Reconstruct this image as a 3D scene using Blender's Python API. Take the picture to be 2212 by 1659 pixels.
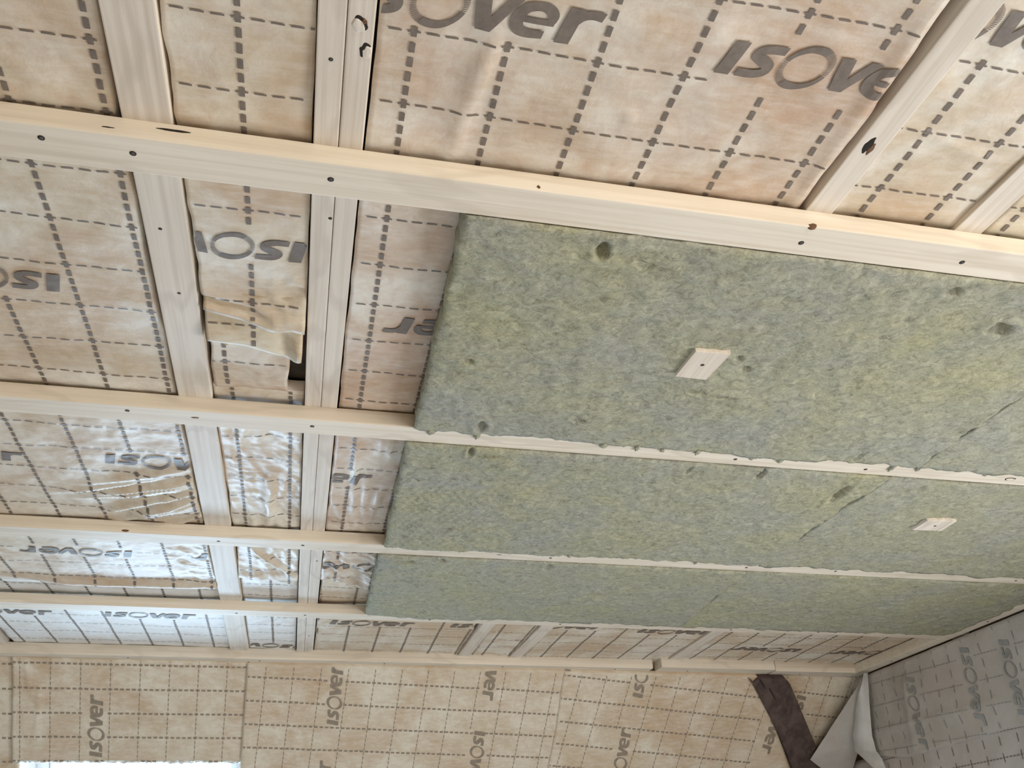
import bpy, bmesh, math, random
import numpy as np
from mathutils import Vector, Matrix

for o in list(bpy.data.objects):
    bpy.data.objects.remove(o, do_unlink=True)
scene = bpy.context.scene
COL = scene.collection
random.seed(7)

# ------------------------------------------------------------------ camera
ZC = 1.6                       # eye height above the attic floor
F_PX = 1930.0                  # focal length for a 2212 px wide frame
R_ = Vector((0.9767973, -0.2126401, -0.0255185))
U_ = Vector((-0.0852744, -0.4954608, 0.8644344))
W_ = Vector((0.1964569, 0.8422011, 0.5020976))
cam_d = bpy.data.cameras.new('camera')
cam_d.sensor_width = 36.0
cam_d.lens = F_PX / 2212 * 36.0
cam_d.clip_start = 0.02
cam = bpy.data.objects.new('camera', cam_d)
COL.objects.link(cam)
cam.matrix_world = Matrix(((R_.x, U_.x, -W_.x, 0), (R_.y, U_.y, -W_.y, 0), (R_.z, U_.z, -W_.z, ZC), (0, 0, 0, 1)))
scene.camera = cam

# ------------------------------------------------------------------ light
world = bpy.data.worlds.new('sky')
scene.world = world
world.use_nodes = True
world.node_tree.nodes['Background'].inputs[0].default_value = (0.86, 0.93, 1.0, 1)
world.node_tree.nodes['Background'].inputs[1].default_value = 3.0
SQ = math.sqrt(0.5)


def area(name, loc, normal, up, sx, sy, energy, color):
    d = bpy.data.lights.new(name, 'AREA')
    d.shape = 'RECTANGLE'
    d.size = sx
    d.size_y = sy
    d.energy = energy
    d.color = color
    o = bpy.data.objects.new(name, d)
    COL.objects.link(o)
    z = -Vector(normal).normalized()
    y = Vector(up)
    y = (y - z * y.dot(z)).normalized()
    x = y.cross(z)
    o.matrix_world = Matrix(((x.x, y.x, z.x, loc[0]), (x.y, y.y, z.y, loc[1]), (x.z, y.z, z.z, loc[2]), (0, 0, 0, 1)))
    return o


ZB = ZC + 0.73                 # underside of the battens
TB = 0.027                     # batten thickness
ZJ = ZB + TB                   # underside of the joists
ZF = ZJ + 0.006                # face of the printed film
Y0, Z0 = 3.217, ZB + 0.006     # top edge of the roof slope
SV = Vector((0, SQ, -SQ))      # down the slope
SN = Vector((0, -SQ, -SQ))     # out of the slope, into the room
sky_c = Vector((-0.56, Y0, Z0)) + SV * 0.93 - SN * 0.07
# daylight in the roof window of the far slope (its opening starts at the foot of the picture)
area('roof_window_daylight', sky_c, SN, -SV, 0.70, 1.02, 92.0, (0.50, 0.74, 1.0))
# daylight in the window of the opposite slope, behind the camera
NN = Vector((0, SQ, -SQ))
near_c = Vector((1.10, -1.0, Z0)) + Vector((0, -SQ, -SQ)) * 0.27
area('near_window_daylight', near_c, NN, Vector((0, SQ, SQ)), 1.3, 0.44, 78.0, (1.0, 0.97, 0.90))
# daylight in the gable window
area('gable_window_daylight', (2.19, 1.0, 0.95), (-1, 0, 0), (0, 0, 1), 1.1, 1.1, 56.0, (0.87, 0.93, 1.0))

scene.view_settings.view_transform = 'Standard'
scene.view_settings.look = 'None'
scene.view_settings.exposure = -0.58
scene.view_settings.gamma = 1.0
scene.view_settings.use_curve_mapping = False

# ------------------------------------------------------------------ noise


class Perlin:
    def __init__(self, seed):
        r = np.random.RandomState(seed)
        self.p = r.permutation(256)
        a = r.rand(256) * 2 * np.pi
        self.gx, self.gy = np.cos(a), np.sin(a)

    def __call__(self, x, y):
        x = np.asarray(x, float)
        y = np.asarray(y, float)
        xi = np.floor(x).astype(int)
        yi = np.floor(y).astype(int)
        fx, fy = x - xi, y - yi
        u = fx * fx * fx * (fx * (fx * 6 - 15) + 10)
        v = fy * fy * fy * (fy * (fy * 6 - 15) + 10)

        def g(ix, iy, dx, dy):
            h = self.p[(self.p[ix & 255] + iy) & 255]
            return self.gx[h] * dx + self.gy[h] * dy
        a = g(xi, yi, fx, fy)
        b = g(xi + 1, yi, fx - 1, fy)
        c = g(xi, yi + 1, fx, fy - 1)
        d = g(xi + 1, yi + 1, fx - 1, fy - 1)
        return ((a + (b - a) * u) + ((c + (d - c) * u) - (a + (b - a) * u)) * v) * 1.4


PN = [Perlin(i) for i in range(12)]


def fbm(x, y, s, oct=4, seed=0, gain=0.5):
    t, a = 0, 1.0
    for i in range(oct):
        t = t + a * PN[(seed + i) % 12](x * s + 13.7 * i, y * s - 7.1 * i)
        s *= 2.03
        a *= gain
    return t


def ridged(x, y, s, seed=0):
    t, a = 0, 1.0
    for i in range(3):
        t = t + a * (0.35 - np.abs(PN[(seed + i) % 12](x * s + 5.3 * i, y * s)))
        s *= 2.1
        a *= 0.5
    return t


def sstep(a, b, x):
    t = np.clip((np.asarray(x, float) - a) / (b - a), 0, 1)
    return t * t * (3 - 2 * t)


def box_mask(x, y, x0, x1, y0, y1, s=0.04):
    return sstep(x0 - s, x0 + s, x) * (1 - sstep(x1 - s, x1 + s, x)) * sstep(y0 - s, y0 + s, y) * (1 - sstep(y1 - s, y1 + s, y))


def fold(x, y, p0, p1, w1, w2, amp):
    """a crease: steep on one side of the line p0-p1, gentle on the other"""
    dx, dy = p1[0] - p0[0], p1[1] - p0[1]
    L = math.hypot(dx, dy)
    dx, dy = dx / L, dy / L
    t = ((x - p0[0]) * dx + (y - p0[1]) * dy) / L
    d = (x - p0[0]) * -dy + (y - p0[1]) * dx
    prof = np.where(d < 0, np.exp(-(d / w1) ** 2), np.exp(-(d / w2) ** 2))
    return amp * prof * sstep(-0.15, 0.3, t) * (1 - sstep(0.7, 1.15, t))


# ------------------------------------------------------------------ materials
def new_mat(name):
    m = bpy.data.materials.new(name)
    m.use_nodes = True
    nt = m.node_tree
    return m, nt, nt.nodes['Principled BSDF']


def node(nt, typ, **kw):
    n = nt.nodes.new(typ)
    for k, v in kw.items():
        if k.startswith('i_'):
            key = k[2:]
            key = int(key) if key.isdigit() else key.replace('_', ' ')
            if hasattr(v, 'is_output'):
                nt.links.new(v, n.inputs[key])
            else:
                n.inputs[key].default_value = v
        else:
            setattr(n, k, v)
    return n


def ramp(nt, fac, stops):
    n = nt.nodes.new('ShaderNodeValToRGB')
    e = n.color_ramp.elements
    while len(e) < len(stops):
        e.new(0.5)
    for i, (p, c) in enumerate(stops):
        e[i].position = p
        e[i].color = c if len(c) == 4 else (*c, 1)
    nt.links.new(fac, n.inputs[0])
    return n.outputs[0]


def mixc(nt, fac, a, b, mode='MIX'):
    n = nt.nodes.new('ShaderNodeMix')
    n.data_type = 'RGBA'
    n.blend_type = mode
    for sock, v in ((n.inputs[0], fac), (n.inputs[6], a), (n.inputs[7], b)):
        if hasattr(v, 'is_output'):
            nt.links.new(v, sock)
        elif isinstance(v, (int, float)):
            sock.default_value = v
        else:
            sock.default_value = v if len(v) == 4 else (*v, 1)
    return n.outputs[2]


def noise(nt, vec, scale, detail=4, rough=0.5, dist=0.0):
    n = node(nt, 'ShaderNodeTexNoise', i_Scale=scale, i_Detail=detail, i_Roughness=rough, i_Distortion=dist)
    nt.links.new(vec, n.inputs['Vector'])
    return n.outputs[0]


def position(nt, scale=(1, 1, 1), loc=(0, 0, 0), rot=(0, 0, 0)):
    g = nt.nodes.new('ShaderNodeNewGeometry')
    mp = node(nt, 'ShaderNodeMapping')
    mp.inputs['Scale'].default_value = scale
    mp.inputs['Location'].default_value = loc
    mp.inputs['Rotation'].default_value = rot
    nt.links.new(g.outputs['Position'], mp.inputs['Vector'])
    return mp.outputs[0]


def bump(nt, bsdf, height, strength, distance, prev=None):
    b = node(nt, 'ShaderNodeBump', i_Strength=strength, i_Distance=distance)
    nt.links.new(height, b.inputs['Height'])
    if prev is not None:
        nt.links.new(prev, b.inputs['Normal'])
    nt.links.new(b.outputs[0], bsdf.inputs['Normal'])
    return b.outputs[0]


def film_mat(name, light, tan, stain, rough=0.47, blotch=7.0, stain_amt=0.72, seed=0.0, streak=0.30):
    m, nt, b = new_mat(name)
    v = position(nt, loc=(seed, seed * 0.7, 0))
    n1 = noise(nt, v, blotch, 5, 0.6, 0.6)
    c = ramp(nt, n1, [(0.38, light), (0.61, tan)])
    n2 = noise(nt, v, 3.1, 4, 0.65, 0.9)
    f2 = ramp(nt, n2, [(0.45, (0, 0, 0)), (0.63, (stain_amt,) * 3)])
    c = mixc(nt, f2, c, stain)
    v2 = position(nt, scale=(1, 4.5, 1), rot=(0, 0, 0.5))
    n3 = noise(nt, v2, 26, 5, 0.65)
    c = mixc(nt, ramp(nt, n3, [(0.42, (0, 0, 0)), (0.70, (streak,) * 3)]), c, (0.90, 0.855, 0.77))
    n5 = noise(nt, v, 30, 7, 0.68, 0.8)
    c = mixc(nt, ramp(nt, n5, [(0.48, (0, 0, 0)), (0.72, (0.4,) * 3)]), c, stain)
    nt.links.new(c, b.inputs['Base Color'])
    b.inputs['Roughness'].default_value = rough
    b.inputs['Specular IOR Level'].default_value = 0.3
    p = bump(nt, b, noise(nt, v, 22, 4, 0.55), 0.35, 0.004)
    bump(nt, b, noise(nt, v, 130, 3, 0.6), 0.25, 0.0012, p)
    return m


FILM = film_mat('printed_film_cream', (0.83, 0.765, 0.65), (0.67, 0.545, 0.39), (0.56, 0.38, 0.23))
FILM_PINK = film_mat('printed_film_stained', (0.80, 0.72, 0.61), (0.63, 0.49, 0.355), (0.52, 0.32, 0.195), seed=4.0)
FILM_SLOPE = film_mat('printed_film_slope', (0.74, 0.66, 0.53), (0.62, 0.505, 0.36), (0.53, 0.36, 0.22), rough=0.6, seed=9.0)
FILM_YEL = film_mat('printed_film_yellowed', (0.74, 0.66, 0.50), (0.62, 0.48, 0.31), (0.5, 0.33, 0.17), seed=2.0)
FILM_GREY = film_mat('translucent_film_grey', (0.54, 0.505, 0.465), (0.43, 0.40, 0.36), (0.48, 0.395, 0.33), rough=0.45, blotch=4.0, stain_amt=0.5, seed=12.0, streak=0.0)
FILM_SKYLIT = film_mat('printed_film_skylit', (0.89, 0.875, 0.845), (0.80, 0.765, 0.71), (0.70, 0.60, 0.50), stain_amt=0.4, seed=7.0)  # film colour whitened to carry the stronger light near the roof window


def plain(name, col, rough=0.7, nscale=40, var=0.25, spec=0.3):
    m, nt, b = new_mat(name)
    v = position(nt)
    n = noise(nt, v, nscale, 4, 0.6)
    dark = tuple(x * (1 - var) for x in col)
    nt.links.new(ramp(nt, n, [(0.3, dark), (0.7, col)]), b.inputs['Base Color'])
    b.inputs['Roughness'].default_value = rough
    b.inputs['Specular IOR Level'].default_value = spec
    bump(nt, b, n, 0.2, 0.001)
    return m


INK = plain('print_ink_brown_grey', (0.225, 0.18, 0.145), 0.5, 120, 0.25)
INK_SOFT = plain('print_ink_faded', (0.34, 0.275, 0.205), 0.55, 90, 0.3)
INK_GREY = plain('print_ink_faded_grey', (0.35, 0.34, 0.32), 0.55, 70, 0.2)
SCREW = plain('screw_dark_metal', (0.09, 0.08, 0.07), 0.45, 200, 0.4)
HOLE = plain('countersink_dark', (0.035, 0.028, 0.022), 0.9, 200, 0.4)
KNOT = plain('knot_brown', (0.20, 0.095, 0.045), 0.6, 260, 0.6)
DARK = plain('roof_void_dark', (0.10, 0.075, 0.055), 0.9, 20, 0.5)
PLASTER = plain('attic_wall_film', (0.45, 0.35, 0.22), 0.7, 6, 0.2)
FLOORM = plain('attic_floor_boards', (0.60, 0.57, 0.55), 0.7, 9, 0.2)
FLUFF = plain('white_glass_wool', (0.88, 0.87, 0.84), 0.9, 160, 0.12)
WOOLY = plain('yellow_glass_wool', (0.72, 0.56, 0.30), 0.95, 90, 0.4)


def wood_mat(name, axis, light, dark, seed, old=False):
    m, nt, b = new_mat(name)
    st = {'x': (1.6, 80, 80), 'y': (80, 1.6, 80)}[axis]
    if old:
        st = (22, 1.0, 22)
    v = position(nt, scale=st, loc=(seed * 1.7, seed * 2.3, seed))
    wob = noise(nt, position(nt, scale={'x': (1.3, 5, 5), 'y': (5, 1.3, 5)}[axis], loc=(seed, seed, 0)), 1.6, 3, 0.5)
    # growth lines: contour bands of a slow field, so they bend round like flat-sawn grain
    mul = node(nt, 'ShaderNodeMath', operation='MULTIPLY', i_0=wob, i_1=30.0)
    sn = node(nt, 'ShaderNodeMath', operation='SINE', i_0=mul.outputs[0])
    line = ramp(nt, sn.outputs[0], [(0.70, (0, 0, 0)), (1.0, (0.42,) * 3)])
    n1 = noise(nt, v, 1.4, 5, 0.6)
    c = ramp(nt, n1, [(0.30, tuple(x * 0.93 for x in dark)), (0.60, light)])
    c = mixc(nt, line, c, tuple(x * 0.80 for x in dark))
    n2 = noise(nt, position(nt, loc=(seed, 0, 0)), 4.0, 2)
    c = mixc(nt, ramp(nt, n2, [(0.4, (0, 0, 0)), (0.75, (0.35,) * 3)]), c, tuple(x * 0.9 for x in dark))
    nt.links.new(c, b.inputs['Base Color'])
    b.inputs['Roughness'].default_value = 0.58
    b.inputs['Specular IOR Level'].default_value = 0.35
    bump(nt, b, n1, 0.8 if old else 0.25, 0.004 if old else 0.0012)
    return m


W_BAT = [wood_mat('pine_batten_%d' % i, 'x', (0.86, 0.76, 0.625), (0.775, 0.655, 0.505), i * 3.1 + 1) for i in range(5)]
W_JOI = [wood_mat('pine_joist_%d' % i, 'y', (0.81, 0.72, 0.61), (0.70, 0.59, 0.475), i * 4.3 + 2) for i in range(4)]
W_OLD = wood_mat('old_dark_timber', 'y', (0.125, 0.085, 0.072), (0.055, 0.035, 0.03), 5.0, True)


def slab_mat(name, seed, dimples=False):
    m, nt, b = new_mat(name)
    v = position(nt, loc=(seed, -seed, 0))
    big = noise(nt, v, 5.0, 6, 0.62, 0.5)
    c = ramp(nt, big, [(0.34, (0.40, 0.39, 0.32)), (0.50, (0.41, 0.395, 0.29)), (0.68, (0.435, 0.41, 0.26))])
    mid = noise(nt, position(nt, loc=(seed, 0, 0), scale=(1, 1.15, 1)), 62, 9, 0.8, 1.1)
    c = mixc(nt, 1.0, c, ramp(nt, mid, [(0.30, (0.32,) * 3), (0.43, (0.80,) * 3), (0.56, (1.08,) * 3), (0.75, (1.5,) * 3)]), 'MULTIPLY')
    fine = noise(nt, position(nt, scale=(1, 2.2, 1), rot=(0, 0, 0.4)), 300, 3, 0.7, 0.6)
    c = mixc(nt, 1.0, c, ramp(nt, fine, [(0.28, (0.75,) * 3), (0.5, (1.0,) * 3), (0.75, (1.22,) * 3)]), 'MULTIPLY')
    # small dark nicks, elongated along the slab
    vs = position(nt, scale=(0.5, 1.8, 1), loc=(seed * 2, 0, 0), rot=(0, 0, -0.2))
    nick = noise(nt, vs, 34, 2, 0.5, 1.4)
    c = mixc(nt, ramp(nt, nick, [(0.74, (0, 0, 0)), (0.80, (0.7,) * 3)]), c, (0.13, 0.135, 0.095))
    nt.links.new(c, b.inputs['Base Color'])
    b.inputs['Roughness'].default_value = 0.95
    b.inputs['Specular IOR Level'].default_value = 0.15
    p = bump(nt, b, mid, 0.55, 0.004)
    p = bump(nt, b, fine, 0.4, 0.0012, p)
    return m


SLABM = [slab_mat('green_mineral_wool_%d' % i, 3.3 * i) for i in range(3)]

# ------------------------------------------------------------------ object helpers


def link(o, parent=None, label=None, cat=None, group=None, kind=None):
    COL.objects.link(o)
    if parent is not None:
        o.parent = parent
        o.matrix_parent_inverse = parent.matrix_basis.inverted()
    if label:
        o['label'] = label
    if cat:
        o['category'] = cat
    if group:
        o['group'] = group
    if kind:
        o['kind'] = kind
    return o


def mesh_obj(name, verts, faces, mat, smooth=False, origin=None, **kw):
    verts = np.asarray(verts, float)
    if origin is None:
        origin = (verts.min(0) + verts.max(0)) / 2
    origin = np.asarray(origin, float)
    me = bpy.data.meshes.new(name)
    me.from_pydata((verts - origin).tolist(), [], [list(f) for f in faces])
    me.materials.append(mat)
    if smooth:
        me.polygons.foreach_set('use_smooth', [True] * len(me.polygons))
    me.update()
    o = bpy.data.objects.new(name, me)
    o.location = origin
    return link(o, **kw)


def bm_obj(name, bm, mat, smooth=False, loc=(0, 0, 0), **kw):
    me = bpy.data.meshes.new(name)
    bm.to_mesh(me)
    bm.free()
    me.materials.append(mat)
    if smooth:
        me.polygons.foreach_set('use_smooth', [True] * len(me.polygons))
    o = bpy.data.objects.new(name, me)
    o.location = loc
    return link(o, **kw)


def plank(name, mat, c, size, bevel=0.0018, cuts=None, rotz=0.0, wob=0.0, seed=0, quad=None, **kw):
    """a sawn timber: bevelled box, optionally with its four plan corners given"""
    bm = bmesh.new()
    bmesh.ops.create_cube(bm, size=1.0)
    for v in bm.verts:
        v.co = Vector((v.co.x * size[0], v.co.y * size[1], v.co.z * size[2]))
    if bevel:
        bmesh.ops.bevel(bm, geom=bm.edges[:], offset=bevel, segments=2, affect='EDGES', profile=0.6)
    if quad:
        for v in bm.verts:
            s, t = v.co.x / size[0] + 0.5, v.co.y / size[1] + 0.5
            a = Vector(quad[0]).lerp(Vector(quad[1]), s)
            b = Vector(quad[3]).lerp(Vector(quad[2]), s)
            q = a.lerp(b, t)
            v.co.x, v.co.y = q.x - c[0], q.y - c[1]
    bm.normal_update()
    o = bm_obj(name, bm, mat, loc=c, **kw)
    o.rotation_euler[2] = rotz
    return o


def disc(bm, c, ax, ay, n, r1, r2, h, segs=12):
    """shallow cone ring/disc; n is its outward normal"""
    vs0, vs1 = [], []
    for i in range(segs):
        a = 2 * math.pi * i / segs
        d = ax * math.cos(a) + ay * math.sin(a)
        vs0.append(bm.verts.new(c + d * r1))
        vs1.append(bm.verts.new(c + d * r2 + n * h))
    cv = bm.verts.new(c + n * h)
    for i in range(segs):
        j = (i + 1) % segs
        bm.faces.new((vs0[i], vs0[j], vs1[j], vs1[i]))
        bm.faces.new((vs1[i], vs1[j], cv))
    bmesh.ops.recalc_face_normals(bm, faces=bm.faces[:])


def screw(parent, x, y, z, r=0.0032):
    """countersunk screw head in a dark dimple, seen from below"""
    bm = bmesh.new()
    disc(bm, Vector((0, 0, 0.0006)), Vector((1, 0, 0)), Vector((0, 1, 0)), Vector((0, 0, -1)), r * 1.35, r * 1.2, 0.0009)
    o = bm_obj('countersink', bm, HOLE, loc=(x, y, z), parent=parent)
    bm = bmesh.new()
    disc(bm, Vector((0, 0, 0.0)), Vector((1, 0, 0)), Vector((0, 1, 0)), Vector((0, 0, -1)), r * 0.85, r * 0.55, 0.0011, 10)
    s = bm_obj('screw', bm, SCREW, loc=(x, y, z), parent=o)
    return s


def knot(parent, c, n, ax, rx, ry, mat=None):
    ay = n.cross(ax)
    bm = bmesh.new()
    segs = 26
    ring = []
    for i in range(segs):
        a = 2 * math.pi * i / segs
        k = 1 + 0.28 * float(fbm(np.array(math.cos(a) + c.x * 9), np.array(math.sin(a) + c.y * 9), 0.9, 3, 2))
        ring.append(bm.verts.new(ax * math.cos(a) * rx * k + ay * math.sin(a) * ry * k - n * 0.0008))
    ring2 = [bm.verts.new(v.co * 0.75 + n * 0.0011) for v in ring]
    cv = bm.verts.new(n * 0.0009)
    for i in range(segs):
        j = (i + 1) % segs
        bm.faces.new((ring[i], ring[j], ring2[j], ring2[i]))
        bm.faces.new((ring2[i], ring2[j], cv))
    bmesh.ops.recalc_face_normals(bm, faces=bm.faces[:])
    return bm_obj('knot', bm, mat or KNOT, loc=c, parent=parent)


# ------------------------------------------------------------------ lettering
def catmull(pts, n=9):
    P = [np.array(p, float) for p in pts]
    P = [2 * P[0] - P[1]] + P + [2 * P[-1] - P[-2]]
    out = []
    for i in range(1, len(P) - 2):
        for k in range(n):
            t = k / n
            a, b, c, d = P[i - 1], P[i], P[i + 1], P[i + 2]
            out.append(0.5 * (2 * b + (c - a) * t + (2 * a - 5 * b + 4 * c - d) * t * t + (3 * b - a - 3 * c + d) * t ** 3))
    out.append(P[-2])
    return np.array(out)


def stroke(pts, cross=4):
    """pts: (x, y, half width) control points -> list of small quads"""
    C = catmull(pts)
    xy, w = C[:, :2], C[:, 2]
    t = np.gradient(xy, axis=0)
    t /= np.linalg.norm(t, axis=1)[:, None] + 1e-9
    n = np.stack([-t[:, 1], t[:, 0]], 1)
    q = []
    for i in range(len(xy) - 1):
        for k in range(cross):
            a, b = -1 + 2 * k / cross, -1 + 2 * (k + 1) / cross
            q.append([xy[i] + n[i] * w[i] * a, xy[i + 1] + n[i + 1] * w[i + 1] * a,
                      xy[i + 1] + n[i + 1] * w[i + 1] * b, xy[i] + n[i] * w[i] * b])
    return q


def quadgrid(a, b, c, d, nu=5, nv=9):
    a, b, c, d = [np.array(p, float) for p in (a, b, c, d)]
    f = lambda s, t: (a * (1 - s) + b * s) * (1 - t) + (d * (1 - s) + c * s) * t
    return [[f(i / nu, j / nv), f((i + 1) / nu, j / nv), f((i + 1) / nu, (j + 1) / nv), f(i / nu, (j + 1) / nv)]
            for i in range(nu) for j in range(nv)]


def word_quads():
    Q = []

    def put(q, dx, shear=0.2):
        for f in q:
            Q.append([(p[0] + dx + shear * p[1], p[1]) for p in f])
    put(quadgrid((0, 0), (0.40, 0), (0.40, 1), (0, 1)), 0.0)
    put(stroke([(0.86, 0.88, 0.12), (0.55, 0.885, 0.125), (0.26, 0.82, 0.13), (0.20, 0.66, 0.135), (0.42, 0.535, 0.15),
                (0.64, 0.40, 0.145), (0.64, 0.22, 0.13), (0.38, 0.12, 0.125), (-0.04, 0.125, 0.12)]), 0.58)
    # the O: a tall thin ring, solid over top and foot, hatched at both sides
    N = 72
    for i in range(N):
        a0, a1 = 2 * math.pi * i / N, 2 * math.pi * (i + 1) / N
        am = (a0 + a1) / 2
        hatch = (math.radians(-15) < ((am + math.pi) % (2 * math.pi) - math.pi) < math.radians(58)) or \
                (math.radians(165) < am < math.radians(238))
        if hatch:
            a1 = a0 + (a1 - a0) * 0.55

        def wd(a):
            return 0.062 + 0.072 * (0.5 - 0.5 * math.cos(2 * (a - math.radians(-12))))
        pts = []
        for a, s in ((a0, 1), (a1, 1), (a1, -1), (a0, -1)):
            pts.append((0.63 + (0.63 + s * wd(a)) * math.cos(a) * 0.95, 0.5 + (0.58 + s * wd(a) * 0.8) * math.sin(a)))
        put([pts], 1.56)
    put(quadgrid((0.30, 0), (0.66, 0), (0.36, 1), (-0.02, 1)), 2.88)
    put(quadgrid((0.36, 0), (0.66, 0), (1.12, 1), (0.80, 1)), 2.88)
    put(stroke([(0.98, 0.50, 0.10), (0.95, 0.70, 0.125), (0.78, 0.86, 0.125), (0.52, 0.89, 0.12), (0.26, 0.78, 0.145),
                (0.155, 0.50, 0.155), (0.26, 0.23, 0.145), (0.52, 0.115, 0.125), (0.92, 0.135, 0.115)]), 3.86)
    put(quadgrid((0.2, 0.41), (1.06, 0.41), (1.07, 0.57), (0.2, 0.57), 8, 2), 3.86)
    put(quadgrid((0, 0), (0.37, 0), (0.37, 1), (0, 1)), 5.10)
    put(stroke([(0.22, 0.55, 0.12), (0.36, 0.80, 0.13), (0.58, 0.89, 0.12), (0.86, 0.875, 0.125)]), 5.10)
    return np.array(Q)          # (n, 4, 2); the word is about 6.1 x-heights long


WORD = word_quads()
WORD_LEN = 6.1

# ------------------------------------------------------------------ films


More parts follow.
